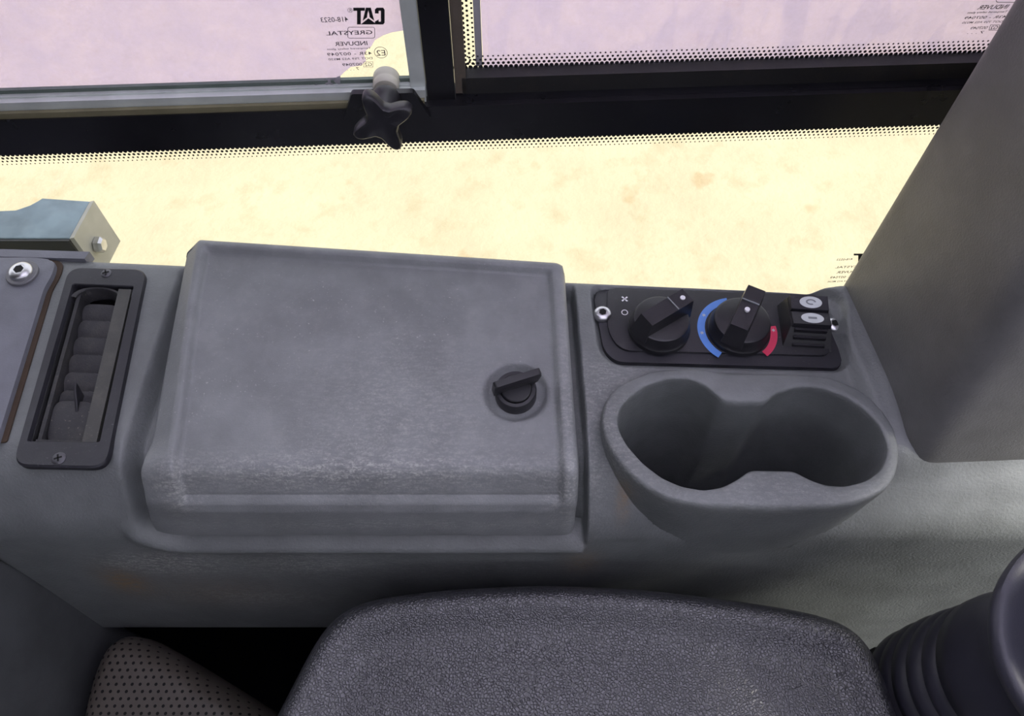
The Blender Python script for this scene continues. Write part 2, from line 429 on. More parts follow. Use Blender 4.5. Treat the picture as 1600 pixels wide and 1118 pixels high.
def cat_logo(u0, v0, u1, v1, parent, off):      # three heavy mirrored capitals and a triangle over the middle one
    W_ = u1 - u0; H_ = v1 - v0
    def poly(name, pts):                        # pts in logo space, x to the left as mirrored, y up
        q = [W(u1 - x * W_, v1 - y * H_, off) for x, y in pts]
        wpoly(name, q, off, -.0001, 'black_print', parent)
    poly('logo_letter', [(.0, .10), (.0, .88), (.05, 1), (.25, 1), (.31, .9), (.31, .66), (.19, .66), (.19, .82), (.12, .82), (.12, .16), (.19, .16), (.19, .30), (.24, .24), (.31, .17), (.31, .10), (.25, 0), (.05, 0)])
    poly('logo_letter', [(.33, .22), (.44, 1), (.60, 1), (.70, .22), (.56, .42), (.55, .62), (.52, .84), (.49, .62), (.48, .44)])
    poly('logo_letter', [(.63, 1), (1., 1), (1., .82), (.88, .82), (.88, 0), (.76, 0), (.76, .82), (.63, .82)])
    poly('logo_triangle', [(.24, .0), (.52, .36), (.76, .0)])
cat_logo(552, 12, 601, 38, win1, O1)
ring2('registered_ring', circ_px(547, 16, 4, O1), .0002, win1, O1, 'grey_print')
lettering('lettering', 'R', 545, 13.5, 549, 18.5, win1, O1, 'grey_print', 0)
lettering('lettering', '418-0523', 501, 26, 544, 35, win1, O1, 'grey_print', .005)
ring2('lettering_box', rect_px(543, 42, 586, 60, O1), .0003, win1, O1, 'grey_print')
lettering('lettering', 'GREYSTAL', 509, 47, 582, 55.5, win1, O1, 'grey_print', .012)
lettering('lettering', 'INDUVER', 523, 64, 574, 72, win1, O1, 'grey_print', .012)
lettering('lettering', 'Tempered safety glass', 511, 73.5, 580, 79, win1, O1, 'grey_print', .006)
lettering('lettering', '43R - 007049', 511, 80.5, 581, 87.5, win1, O1, 'grey_print', .01, 1.1)
lettering('lettering', 'DOT 759 AS2 M520', 513, 89, 582, 94.5, win1, O1, 'grey_print', .006)
lettering('lettering', '007049', 535, 98, 566, 103.5, win1, O1, 'grey_print', .006)
ring2('lettering_box', rect_px(568, 96, 583, 105, O1, .0002), .0002, win1, O1, 'grey_print')
lettering('lettering', 'G2', 570, 97.5, 581, 103.5, win1, O1, 'grey_print', 0)
lettering('lettering', '7 . . .', 542, 105, 561, 110, win1, O1, 'grey_print', 0)
ring2('lettering_ring', circ_px(595, 82, 10.5, O1), .0003, win1, O1, 'grey_print')
lettering('lettering', 'E2', 588, 78, 602, 87, win1, O1, 'grey_print', .005)
O2 = .0013
ring2('lettering_box', rect_px(1556, -18, 1594, 4, O2), .0003, win2, O2, 'black_print')
lettering('lettering', 'INDUVER', 1528, 7, 1576, 15, win2, O2, 'black_print', .015, 1, -.3)
lettering('lettering', 'Tempered safety glass', 1512, 16.5, 1574, 22, win2, O2, 'black_print', .012, 1, -.3)
lettering('lettering', '43R - 007049', 1508, 24, 1571, 30, win2, O2, 'black_print', .012, 1.1, -.3)
lettering('lettering', 'DOT 759 AS2 M520', 1504, 32, 1567, 37, win2, O2, 'black_print', .01, 1, -.3)
lettering('lettering', '007049', 1517, 41, 1543, 46, win2, O2, 'black_print', .006, 1, -.3)
ring2('lettering_box', rect_px(1546, 38.5, 1561, 47.5, O2, .0002, 1.5), .0003, win2, O2, 'black_print')
lettering('lettering', 'G2', 1548, 40, 1559, 46, win2, O2, 'black_print', .01)
lettering('lettering', '7 . . .', 1512, 48.5, 1537, 53, win2, O2, 'black_print', .01)
ring2('lettering_ring', circ_px(1583, 25, 10, O2), .0003, win2, O2, 'black_print')
lettering('lettering', 'E2', 1577, 20, 1590, 30, win2, O2, 'black_print', .02)
O3 = .0002
cat_logo(1334, 396, 1392, 411, win3, O3)
lettering('lettering', '418-0523', 1308, 403, 1332, 407, win3, O3, 'grey_print', .006)
lettering('lettering', 'GREYSTAL', 1306, 414, 1352, 419, win3, O3, 'grey_print', .008)
lettering('lettering', 'INDUVER', 1308, 422, 1346, 427, win3, O3, 'grey_print', .008)
lettering('lettering', '43R - 007049', 1298, 430, 1342, 435, win3, O3, 'grey_print', .008, 1.1)
lettering('lettering', 'DOT 759 AS2 M520', 1294, 437, 1340, 441, win3, O3, 'grey_print', .006)

# ---- pillar on the far right and the rear trim wall
A = P(1332, 455); B = P(1442, 716); A = Vector((A.x - .010, A.y + .004)); B = Vector((B.x - .006, B.y))
rows = []
for k in range(30):
    z = -.03 + .75 * k / 29; lean = .165 * max(0, z)
    fo = rround([(A.x, A.y), (B.x + .0 * z, B.y + lean), (.60, B.y + lean + .02), (.60, A.y + .03)], [.010, .018, .01, .01], 8)
    rows.append([Vector((x, y, ZD + z)) for x, y in fo])
vs, fs = grid(rows, cyclic=True); n = len(rows[0]); fs.append(tuple(range(n))); fs.append(tuple(len(vs) - n + k for k in range(n)))
tag(mesh('wall_right', vs, fs, 'pillar_plastic', None, True, 50), 'dark grey moulded window pillar rising from the console end', None, 'structure')
rw = prism('wall_left', rround([(-.348, .162), (-.352, -.45), (-.62, -.45), (-.62, .162)], [.006, .02, .01, .01]), 0.0, ZD + .03, 'rear_plastic', None, .01)
tag(rw, 'dark grey trim wall meeting the rear end of the console', None, 'structure')

# ================================================================== THE SIDE CONSOLE
con = empty('side_console', (0, .25, 0), 'long dark grey moulded plastic side console under the window', 'console')
inner_px = [(965, 655), (970, 637), (985, 620), (1010, 603), (1045, 592), (1078, 592), (1105, 604), (1130, 627), (1150, 629), (1195, 629), (1215, 613), (1250, 604), (1285, 607), (1320, 620), (1350, 640), (1375, 666), (1386, 695), (1385, 715), (1375, 735), (1352, 751), (1320, 759), (1290, 757), (1265, 748), (1240, 734), (1172, 733), (1152, 748), (1130, 760), (1100, 765), (1065, 759), (1035, 746), (1005, 723), (980, 695), (968, 673)]
outer_px = [(938, 655), (946, 690), (966, 722), (1000, 756), (1045, 781), (1100, 791), (1200, 794), (1300, 792), (1350, 784), (1388, 764), (1404, 735), (1406, 700), (1398, 668), (1378, 636), (1345, 607), (1300, 588), (1240, 582), (1160, 580), (1080, 574), (1020, 578), (965, 600), (944, 626)]
RZ = .006
N = 240
def loop_px(px, z, it):
    q = [P(u, v, z) for u, v in px]; c = sum((p for p in q), Vector()) / len(q)
    q = smooth_loop(resample(q, N), it)
    k = min(range(N), key=lambda i: math.atan2(q[i].y - c.y, q[i].x - c.x) % (2 * math.pi))
    q = q[k:] + q[:k]
    if (q[10].x - c.x) * (q[0].y - c.y) - (q[10].y - c.y) * (q[0].x - c.x) > 0: q = [q[0]] + q[:0:-1]
    return q
inn = loop_px(inner_px, RZ, 3); out = loop_px(outer_px, RZ, 12)
cc = sum(inn, Vector()) / N
outp = [(p.x, p.y) for p in out]
YR = lambda x: .3515 + (x + .307) * -.055
XL = lambda y: lerp(-.2365, -.2325, (y - .19) / .155)   # left edge of the lid well
XR = lambda y: lerp(.0475, .0430, (y - .16) / .17)
def profile(x):
    rt = ss(.035, .06, x); zs = -.012 * rt
    pts = [Vector((YR(x) + .004, -.16)), Vector((YR(x), 0)), Vector((.232, 0)), Vector((.195, zs)), Vector((.165, -.045)), Vector((.152, -.25 - .16 * ss(.0, .14, x))), Vector((.30, -.25 - .16 * ss(.0, .14, x)))]
    rad = [0, .007, .02, .018, .016, .003, 0]; cnt = [4, 60, 14, 16, 60, 4]
    out_ = []
    ent = [pts[0]]; 
    for i in range(1, 6):
        a = (pts[i - 1] - pts[i]); b = (pts[i + 1] - pts[i]); r = min(rad[i], a.length * .45, b.length * .45)
        p0 = pts[i] + a.normalized() * r; p1 = pts[i] + b.normalized() * r
        s = ent[-1]; n_ = cnt[i - 1]
        for k in range(n_): out_.append(s.lerp(p0, k / n_))
        for k in range(8):
            t = k / 8; out_.append(p0 * (1 - t) ** 2 + pts[i] * 2 * t * (1 - t) + p1 * t * t)
        ent.append(p1)
    for k in range(5): out_.append(ent[-1].lerp(pts[6], k / 4))
    return out_
ABd = (B - A); ABl = ABd.length
def panel_recess(x, y): return 0.
xs_ = []
x = -.52
while x < .52:
    xs_.append(x); x += .0009 if (.034 < x < .054) else (.0016 if -.26 < x < .27 else .004)
vent_poly = [(p.x, p.y) for p in (P(u, v, .0) for u, v in ((112, 440), (212, 444), (159, 694), (39, 693)))]
cp_px = [(922, 447), (1280, 455), (1312, 476), (1321, 579), (960, 569), (938, 548)]
cp_poly = rround([(p.x, p.y) for p in (P(u, v, .0) for u, v in cp_px)], [.010, .012, .012, .008, .012, .012])
cpx = (min(p[0] for p in cp_poly), max(p[0] for p in cp_poly), min(p[1] for p in cp_poly), max(p[1] for p in cp_poly))
rows = []; keep = []
for x in xs_:
    pr = profile(x); col_ = []
    m = len(pr)
    for i, q in enumerate(pr):
        t = pr[min(i + 1, m - 1)] - pr[max(i - 1, 0)]; y, z = q.x, q.y; d = 0.
        mm = max(0, min(1, ((.255 - y) + max(0, -z)) / .150)); ga = math.pi / 2 * (1 - mm); nrm = Vector((-math.cos(ga), math.sin(ga)))
        if i < 8: nrm = Vector((0, 1))
        if i > 4 and z > -.24:
            dx_ = x - XL(y); dz_ = z + .0640; r_ = .026
            sd_ = r_ - math.hypot(r_ - dx_, r_ - dz_) if (dx_ < r_ and dz_ < r_) else min(dx_, dz_)
            wl = ss(-.004, .0045, sd_); front = 1.; wr = 1 - ss(XR(y) - .0012, XR(y) + .0012, x)
            rear = ss(YR(x) - .004, YR(x) - .012, y)
            d -= .015 * wl * wr * front * rear
            if z < -.03: d += .0035 * ss(.034, .056, -z) * ss(-.03, -.01, dx_) * wr * math.exp(-((sd_ + .0075) / .0055) ** 2)
            if cpx[0] - .01 < x < cpx[1] + .01 and cpx[2] - .01 < y < cpx[3] + .01 and z > -.02:
                pd = pdist(cp_poly, x, y) * (1 if inside(cp_poly, x, y) else -1)
                d -= .007 * ss(-.0014, .0014, pd)
            # moulded shoulder against the pillar
            if x > .1:
                p = Vector((x, y)) - A; s_ = p.dot(ABd) / ABl; dist = (p.x * ABd.y - p.y * ABd.x) / ABl   # + = right of the line
                if -.05 < s_ < ABl + .01 and z > -.02:
                    dd = dist
                    d += .010 * ss(.020, .0, dd) * (1 - ss(ABl - .015, ABl + .01, s_))
                    d += .004 * math.exp(-((dd - .012) / .005) ** 2) * (1 - ss(ABl - .02, ABl, s_)) * ss(-.02, .02, s_)
        col_.append(Vector((x, y + nrm.x * d, ZD + z + nrm.y * d)))
    rows.append(col_)
vs, fs = grid(rows)
n = len(rows[0])
inset = [cc + (Vector(p) - cc) * .965 for p in out]; insp = [(p.x, p.y) for p in inset]
lo = (min(p[0] for p in insp), max(p[0] for p in insp))
def in_cup(f):
    c = sum((vs[i] for i in f), Vector()) / 4
    return lo[0] < c.x < lo[1] and c.z > ZD - .075 and c.y < .30 and inside(insp, c.x, c.y)
def in_vent(f):
    c = sum((vs[i] for i in f), Vector()) / 4
    return c.x < -.2 and c.z > ZD - .03 and inside(vent_poly, c.x, c.y)
fs = [f for f in fs if not in_cup(f) and not in_vent(f)]
shell = mesh('console_shell', vs, fs, 'console_plastic', con)
def wear_console(p):
    r = .9 * blob(p, Vector((-.283, .156, ZD - .135)), .014, .022) + .25 * blob(p, Vector((-.22, .156, ZD - .16)), .05, .03)
    r += .7 * blob(p, P(972, 765, -.03), .004, .016) + .5 * blob(p, P(910, 893, -.1), .012, .02)
    s = 1.6 * blob(p, Vector((-.245, .158, ZD - .10)), .035, .018) + .7 * blob(p, Vector((-.15, .158, ZD - .10)), .05, .02)
    s += .6 * blob(p, Vector((-.20, .155, ZD - .17)), .06, .02) + .35 * blob(p, P(930, 700), .012, .05) + .35 * blob(p, P(960, 590), .03, .02)
    s += .3 * blob(p, Vector((-.03, .158, ZD - .11)), .12, .03)
    return min(1, r), min(1, s)
attrs(shell, wear_console)
fa, fb, fc, fd = P(-60, 399, .003), P(132, 404, .003), P(140, 393, .003), P(-60, 387, .003)
dz_v = Vector((0, 0, .008))
hexa('rear_flange', [p - dz_v for p in (fa, fb, fc, fd)], [fa, fb, fc, fd], 'panel_plastic', con, .0015)
# cup holder: outer wall, rolled rim, twin wells
def ring_mix(t, z): return [Vector((lerp(out[i].x, inn[i].x, t), lerp(out[i].y, inn[i].y, t), ZD + z)) for i in range(N)]
def out_s(s, z): return [Vector((cc.x + (p.x - cc.x) * s, cc.y + (p.y - cc.y) * s, ZD + z)) for p in out]
def inn_s(s, z): return [Vector((cc.x + (p.x - cc.x) * s, cc.y + (p.y - cc.y) * s, ZD + z)) for p in inn]
rows = [out_s(.955, -.085), out_s(.965, -.06), out_s(.975, -.035), out_s(.987, -.015), out_s(.996, -.004), out_s(.9995, .0015), ring_mix(.03, .004), ring_mix(.10, .0058), ring_mix(.22, .0064), ring_mix(.6, .0066), ring_mix(.90, .0064), ring_mix(.975, .0052), inn_s(.998, .0015), inn_s(.992, -.004)]
for k in range(1, 13): rows.append(inn_s(lerp(.992, .88, k / 12), lerp(-.004, -.155, k / 12)))
rows += [inn_s(.84, -.159), inn_s(.6, -.16), inn_s(.3, -.16), inn_s(.02, -.16)]
vs, fs = grid(rows, cyclic=True)
cup = mesh('cup_holder', vs, fs, 'console_plastic', con)
attrs(cup, lambda p: (.6 * blob(p, P(975, 760, -.02), .006, .012), .25 * blob(p, P(1200, 770), .1, .02) + .4 * blob(p, P(960, 690), .015, .04) + .5 * blob(p, P(1370, 700, -.03), .01, .03)))

# ================================================================== STORAGE LID
LXL = lambda y, z=0.: lerp(-.2225, -.2275, (y - .18) / .15) - .0080 * ss(-.004, .044, -z)
LXR = lambda y: lerp(.0430, .0385, (y - .165) / .155)
LYR = lambda a: lerp(.3505, .3285, a)
def lid_prof(a):
    yr = LYR(a)
    pts = [Vector((yr + .002, -.010)), Vector((yr - .003, .029)), Vector((.181, .016)), Vector((.168, -.006)), Vector((.1625, -.046)), Vector((.172, -.049))]
    rad = [0, .006, .008, .004, .003, 0]; cnt = [5, 110, 18, 22, 3]; out_ = []; st = pts[0]; prm = []
    for i in range(1, 5):
        A_ = pts[i - 1] - pts[i]; B_ = pts[i + 1] - pts[i]; p0 = pts[i] + A_.normalized() * rad[i]; p1 = pts[i] + B_.normalized() * rad[i]
        for k in range(cnt[i - 1]): out_.append(st.lerp(p0, k / cnt[i - 1])); prm.append(i - 1 + k / cnt[i - 1] * .9)
        for k in range(7):
            t = k / 7; out_.append(p0 * (1 - t) ** 2 + pts[i] * 2 * t * (1 - t) + p1 * t * t); prm.append(i - .1 + .1 * t)
        st = p1
    for k in range(4): out_.append(st.lerp(pts[5], k / 3)); prm.append(4 + k / 3)
    return out_, prm
LC = P(806, 607, .020)
cols = [.0012 * k for k in range(29)] + [.037, .041]
tot = .258
body_cols = cols + [lerp(.041, tot - .034, k / 90) for k in range(1, 91)] + [tot - c for c in (.031, .029, .027, .025, .023, .021, .0195, .018, .0165, .015, .0135, .012, .0105, .009, .0075, .006, .0045, .003, .0015, 0)]
rows = []
for c in body_cols:
    a = c / tot; pr, prm = lid_prof(a); m = len(pr); col_ = []
    for i, q in enumerate(pr):
        t = pr[min(i + 1, m - 1)] - pr[max(i - 1, 0)]; mm = max(0, min(1, ((.225 - q.x) + max(0, .014 - q.y)) / .125)); ga = math.pi / 2 * (1 - mm); nr = Vector((-math.cos(ga), math.sin(ga)))
        if prm[i] < 1: nr = Vector((.3, 1)).normalized()
        x = lerp(LXL(q.x, q.y), LXR(q.x), a); fr_ = ss(.205, .165, q.x); dl = c; dr = tot - c
        hs = ss(0, .9, prm[i]) if prm[i] < 1 else 1.
        d = 0
        wl = lerp(.015, .0205, ss(.33, .18, q.x))
        if dl < wl:
            tl = 1 - dl / wl; d -= hs * (lerp(.0145, .0045, fr_) * tl ** lerp(1.02, 2.0, fr_) + .028 * ss(lerp(.72, .86, fr_), 1., tl))
        if dr < .010:
            tr = 1 - dr / .010; d -= hs * (.007 * tr ** 2 + .032 * ss(.6, 1., tr))
        # recessed field inside the rim
        rim = ss(wl + .003, wl + .0065, dl) * ss(.011, .0145, dr) * ss(.009, .013, LYR(a) - q.x) * (1 - ss(2.86, 3.0, prm[i]))
        d -= .0050 * rim
        d -= .0016 * math.exp(-((prm[i] - 2.97) / .10) ** 2) * ss(wl, wl + .01, dl) * ss(.01, .02, dr)
        rr = math.hypot(x - LC.x, q.x - LC.y)
        if rr < .026 and prm[i] < 2: d -= .0045 * ss(.0205, .0165, rr)
        col_.append(Vector((x, q.x + nr.x * d, ZD + q.y + nr.y * d)))
    rows.append(col_)
vs, fs = grid(rows)
lb = lid = mesh('compartment_lid', vs, fs, 'lid_plastic', con); lid['label'] = 'grey storage compartment lid with raised rim and scuffed front'
def wear_lid(p):
    r = 1.0 * blob(p, P(808, 644, .018), .0035, .0028)
    s = .55 * blob(p, P(420, 745, .01), .06, .012) + .5 * blob(p, P(650, 745, .01), .12, .012) + .6 * blob(p, P(270, 790, 0), .012, .02) + .5 * blob(p, P(880, 800, 0), .012, .02)
    s += .35 * blob(p, P(620, 640, .02), .06, .05) + .4 * blob(p, P(885, 650, .01), .006, .06) + .4 * blob(p, P(600, 815, -.03), .15, .006)
    return min(1, r), min(1, s)
attrs(lb, wear_lid)
# latch
lz = LC.z - .0045 + .0
LT = frame(Vector((LC.x, LC.y, lz - .002)), (1, 0, 0), z=Vector((0, -.08, 1)))
lathe('latch_barrel', [(.0128, -.002), (.0128, .006), (.0120, .0074), (.0100, .0076), (.0100, .006)], LT, 'black_plastic', lid)
lathe('latch_rotor', [(.0094, .0), (.0094, .0086), (.0088, .0092)], LT, 'knob_plastic', lid)
ang = math.radians(19)
LH = frame(LT @ Vector((0, .002, .008)), (math.cos(ang), math.sin(ang), 0), z=Vector((.0, -.12, 1)))
bm = prism_bm(rround([(-.0150, -.002), (.0125, -.002), (.0165, .011), (-.0138, .011)], [.002, .003, .003, .002], 4), -.0021, .0021, .0010)
bm_obj('latch_handle', bm, 'knob_plastic', lid, LH @ Matrix(((1, 0, 0, 0), (0, 0, -1, 0), (0, 1, 0, 0), (0, 0, 0, 1))))

# ================================================================== AIR VENT
vent = empty('air_vent', (*P(125, 570).xy, ZD), 'tall black louvred air vent with dusty slats in console top', 'air vent')
q = [P(u, v, .003) for u, v in ((108, 417), (230, 420), (166, 731), (19, 728))]
fr_o = rround([(p.x, p.y) for p in q], .010, 6)
hq = [P(u, v, .003) for u, v in ((114, 444), (209, 448), (156, 690), (43, 689))]
fr_i = rround([(p.x, p.y) for p in hq], .0015, 6)
def ring_plate(name, po, pi, z0, z1, mat, parent, bev=.0012):
    n_ = len(po)
    c = Vector((sum(p[0] for p in po) / n_, sum(p[1] for p in po) / n_))
    def sc(ps, dlt): 
        o_ = []
        for p in ps:
            d_ = (Vector(p) - c); o_.append(Vector(p) + d_.normalized() * dlt)
        return o_
    rws = [[Vector((p.x, p.y, z0)) for p in sc(po, 0)], [Vector((p.x, p.y, z1 - bev)) for p in sc(po, 0)], [Vector((p.x, p.y, z1)) for p in sc(po, -bev)],
           [Vector((p.x, p.y, z1)) for p in sc(pi, .0006)], [Vector((p.x, p.y, z1 - .0006)) for p in sc(pi, 0)], [Vector((p.x, p.y, z0 - .010)) for p in sc(pi, 0)]]
    v_, f_ = grid(rws, cyclic=True)
    return mesh(name, v_, f_, mat, parent, True, 40)
ring_plate('frame', fr_o, fr_i, ZD - .001, ZD + .0035, 'plate_plastic', vent)
VX = ((hq[1] - hq[0]).normalized()); VY = ((hq[0] + hq[1]) / 2 - (hq[2] + hq[3]) / 2).normalized()
VC = sum(hq, Vector()) / 4
VM = Matrix(((VX.x, VY.x, 0, VC.x), (VX.y, VY.y, 0, VC.y), (0, 0, 1, ZD), (0, 0, 0, 1)))
box('housing', -.026, .026, -.066, .066, -.032, -.030, 'cavity', vent, 0, VM)
for nm, a in (('housing_wall', (-.0235, -.0215, -.064, .064)), ('housing_wall', (.0215, .0235, -.064, .064)), ('housing_wall', (-.0235, .0235, .0615, .0635)), ('housing_wall', (-.0235, .0235, -.0635, -.0615))):
    box(nm, *a, -.031, -.0005, 'cavity', vent, 0, VM)
bm_side = box('barrel_side', .0105, .0195, -.0600, .0585, -.012, .0018, 'dusty_bar', vent, .001, VM)
box('barrel_side', -.0190, -.0165, -.0600, .0560, -.014, -.001, 'dusty_black', vent, .0008, VM)
box('barrel_base', -.0190, .0195, -.0602, -.0580, -.014, .0005, 'dusty_black', vent, .0006, VM)
# ribbed arched end of the barrel
rows = []
for i in range(25):
    a = math.pi * i / 24; cx_, cy_ = -.0035, .0505; rr = []
    for r_, z_ in ((.0150, -.012), (.0150, .0005), (.0158 + .0003 * (i % 2), .0012), (.0178 + .0003 * (i % 2), .0012), (.0182, -.012)):
        rr.append(VM @ Vector((cx_ + r_ * math.cos(a), cy_ + r_ * .52 * math.sin(a), z_)))
    rows.append(rr)
mesh('barrel_arch', *grid(rows), 'dusty_black', vent, True, 40)
def slat(y0, L, z_far, z_near, near_r=.0):
    poly = rround([(-.0160, -L), (.0102, -L), (.0102, 0), (-.0160, 0)], [near_r, near_r, .007, .007], 6)
    bm = prism_bm(poly, -.0012, 0, .0004)
    tilt = math.atan2(z_far - z_near, L)
    return bm_obj('slat', bm, 'dusty_black', vent, VM @ Matrix.Translation((0, y0, z_far)) @ Matrix.Rotation(tilt, 4, 'X'))
for k in range(6): slat(.049 - .0138 * k, .022, -.0045, -.0135)
slat(-.0285, .0290, -.0030, -.0050, .006)
tm = VM @ Matrix.Translation((-.0005, -.0285, -.003))
bm = prism_bm([(-.011, -.003), (.006, -.003), (.0095, .009), (.004, .0075)], -.0008, .0008, .0004)
bm_obj('tab', bm, 'black_plastic', vent, tm @ Matrix(((0, 0, 1, 0), (1, 0, 0, 0), (0, 1, 0, 0), (0, 0, 0, 1))))
def cross_screw(u, v, z, parent, r=.0042):
    p = P(u, v, z); M = Matrix.Translation(p)
    h = lathe('screw', [(r, -.001), (r, .0003), (r * .8, .0010), (r * .3, .0012)], M, 'screw_metal', parent, 24)
    for a in (20, 110):
        box('slot', -.0023, .0023, -.0005, .0005, .0008, .0014, 'dark_hole', h, 0, M @ Matrix.Rotation(math.radians(a), 4, 'Z'))
cross_screw(166, 427, .0035, vent, .0036); cross_screw(92, 716, .0035, vent)

# ================================================================== COVER PLATE WITH BOLT
cov = empty('cover_plate', (-.39, .27, ZD), 'flat blue-grey cover plate bolted down beside the air vent', 'cover plate')
pc = [P(u, v, .004) for u, v in ((60, 404), (88, 408), (84, 428), (70, 452), (-4, 692))]
pl = [(-.50, .350)] + [(p.x, p.y) for p in pc] + [(-.50, .203)]
prism('plate', rround(pl, [0, .006, .006, .006, .004, .002, 0], 4), ZD + .0012, ZD + .0052, 'panel_plastic', cov, .0015)
pl2 = [(-.50, .3525)] + [(p.x + .0032, p.y + .002) for p in pc] + [(-.50, .2005)]
prism('gap_seal', rround(pl2, [0, .006, .006, .006, .004, .002, 0], 4), ZD + .0001, ZD + .0012, 'rust_gap', cov, 0)
def hex_bolt(u, v, z, parent, r, wr, mat='bright_metal'):
    p = P(u, v, z); M = Matrix.Translation(p)
    b = lathe('bolt', [(r, 0), (r, r * .25), (r * .93, r * .45), (r * .75, r * .6), (r * .52, r * .66), (r * .5, r * .64)], M, mat, parent, 32)
    lathe('socket', [(r * .42, r * .60), (r * .42, r * .68)], M @ Matrix.Rotation(.3, 4, 'Z'), 'dark_hole', b, 6)
    if wr: lathe('washer', [(wr, -.001), (wr, .0008), (wr * .95, .0014), (r * .9, .0014)], M, 'washer_metal', b, 36)
    return b
hex_bolt(35, 427, .0062, cov, .0080, .0108)

# ================================================================== CLIMATE CONTROL PANEL
cpn = empty('climate_panel', (*P(1120, 515).xy, ZD - .007), 'black climate control panel with two rotary knobs and rocker', 'control panel')
pp = [P(u, v, -.003) for u, v in ((926, 452), (1278, 460), (1307, 480), (1316, 575), (962, 565), (943, 546))]
prism('base_plate', rround([(p.x, p.y) for p in pp], [.009, .010, .012, .006, .010, .010]), ZD - .0075, ZD - .003, 'plate_plastic', cpn, .001)
fp = [P(u, v, -.002) for u, v in ((948, 451), (1262, 462), (1296, 500), (1296, 556), (970, 548), (950, 520))]
prism('face_plate', rround([(p.x, p.y) for p in fp], [.006, .006, .012, .006, .012, .010]), ZD - .0035, ZD - .0012, 'black_plastic', cpn, .0006)
b1 = hex_bolt(941, 492, -.0028, cpn, .0062, 0); b2 = hex_bolt(1302, 509, -.0028, cpn, .0058, 0)
FZ = -.0012
def flat_poly(name, pts, z, mat, parent):
    return mesh(name, [Vector((x, y, ZD + z)) for x, y in pts], [tuple(range(len(pts)))], mat, parent, False)
def arc(name, c, r0, r1, a0, a1, mat, parent, z=FZ + .0002):
    n_ = 30; rws = []
    for k in range(n_ + 1):
        a = math.radians(lerp(a0, a1, k / n_)); rws.append([Vector((c.x + r * math.cos(a), c.y + r * math.sin(a), ZD + z)) for r in (r0, r1)])
    return mesh(name, *grid(rws), mat, parent, False)
def knob(u, v, ang, dots_at, R=.0195):
    c = P(u, v, FZ); c.z = ZD + FZ; M = Matrix.Translation(c)
    k = lathe('knob', [(R * 1.06, 0), (R * 1.06, .0035), (R * 1.0, .0048), (R * .97, .0105), (R * .93, .0125), (R * .86, .0132)], M, 'knob_plastic', cpn, 56)
    K = M @ Matrix.Rotation(math.radians(ang), 4, 'Z')
    L = R * 1.02; w0, w1 = .0072, .0058; zt = .0245
    hexa('grip', [K @ Vector(p) for p in ((-L, -w0, .008), (L, -w0, .008), (L, w0, .008), (-L, w0, .008))],
         [K @ Vector(p) for p in ((-L * .72, -w1, zt - .002), (L * .98, -w1, zt), (L * .98, w1, zt), (-L * .72, w1, zt - .002))], 'knob_plastic', k, .0011)
    for fx_ in (.36,): box('groove', L * fx_ - .0004, L * fx_ + .0004, -w1, w1, zt - .002, zt + .0001, 'icon_grey', k, 0, K)
    for fx_ in dots_at: lathe('pointer_dot', [(.0017, zt - .003), (.0017, zt + .0003)], K @ Matrix.Translation((L * fx_, 0, 0)), 'white_print', k, 16)
    return k
k1 = knob(1029, 514, 33, (.76,)); k2 = knob(1153, 516, 62, (.0,), .0195)
c2 = P(1153, 516, FZ)
arc('cold_arc', c2, .0222, .0272, 98, 233, 'blue_print', cpn); arc('hot_arc', c2, .0215, .0262, -52, 8, 'red_print', cpn)
for a in (150, 185, 0):
    m_ = c2 + Vector((math.cos(math.radians(a)), math.sin(math.radians(a)), 0)) * (.0247 if a else .0238); 
    for q_ in range(3):
        box('snow_mark', -.0013, .0013, -.00018, .00018, 0, .0001, 'icon_plate', cpn, 0, Matrix.Translation((m_.x, m_.y, ZD + FZ + .0003)) @ Matrix.Rotation(q_ * math.pi / 3 + .3, 4, 'Z'))
ci = P(976, 488, FZ)
arc('off_icon', ci, .0017, .0023, 0, 360, 'white_print', cpn)
ci = P(976, 467, FZ)
for q_ in range(4):
    a = q_ * math.pi / 2 + .5; pts = [(0, 0), (.0009, .0007), (.0024, .0012), (.0027, .0001), (.0016, -.0003)]
    flat_poly('fan_icon', [(ci.x + x * math.cos(a) - y * math.sin(a), ci.y + x * math.sin(a) + y * math.cos(a)) for x, y in pts], FZ + .0002, 'white_print', cpn)
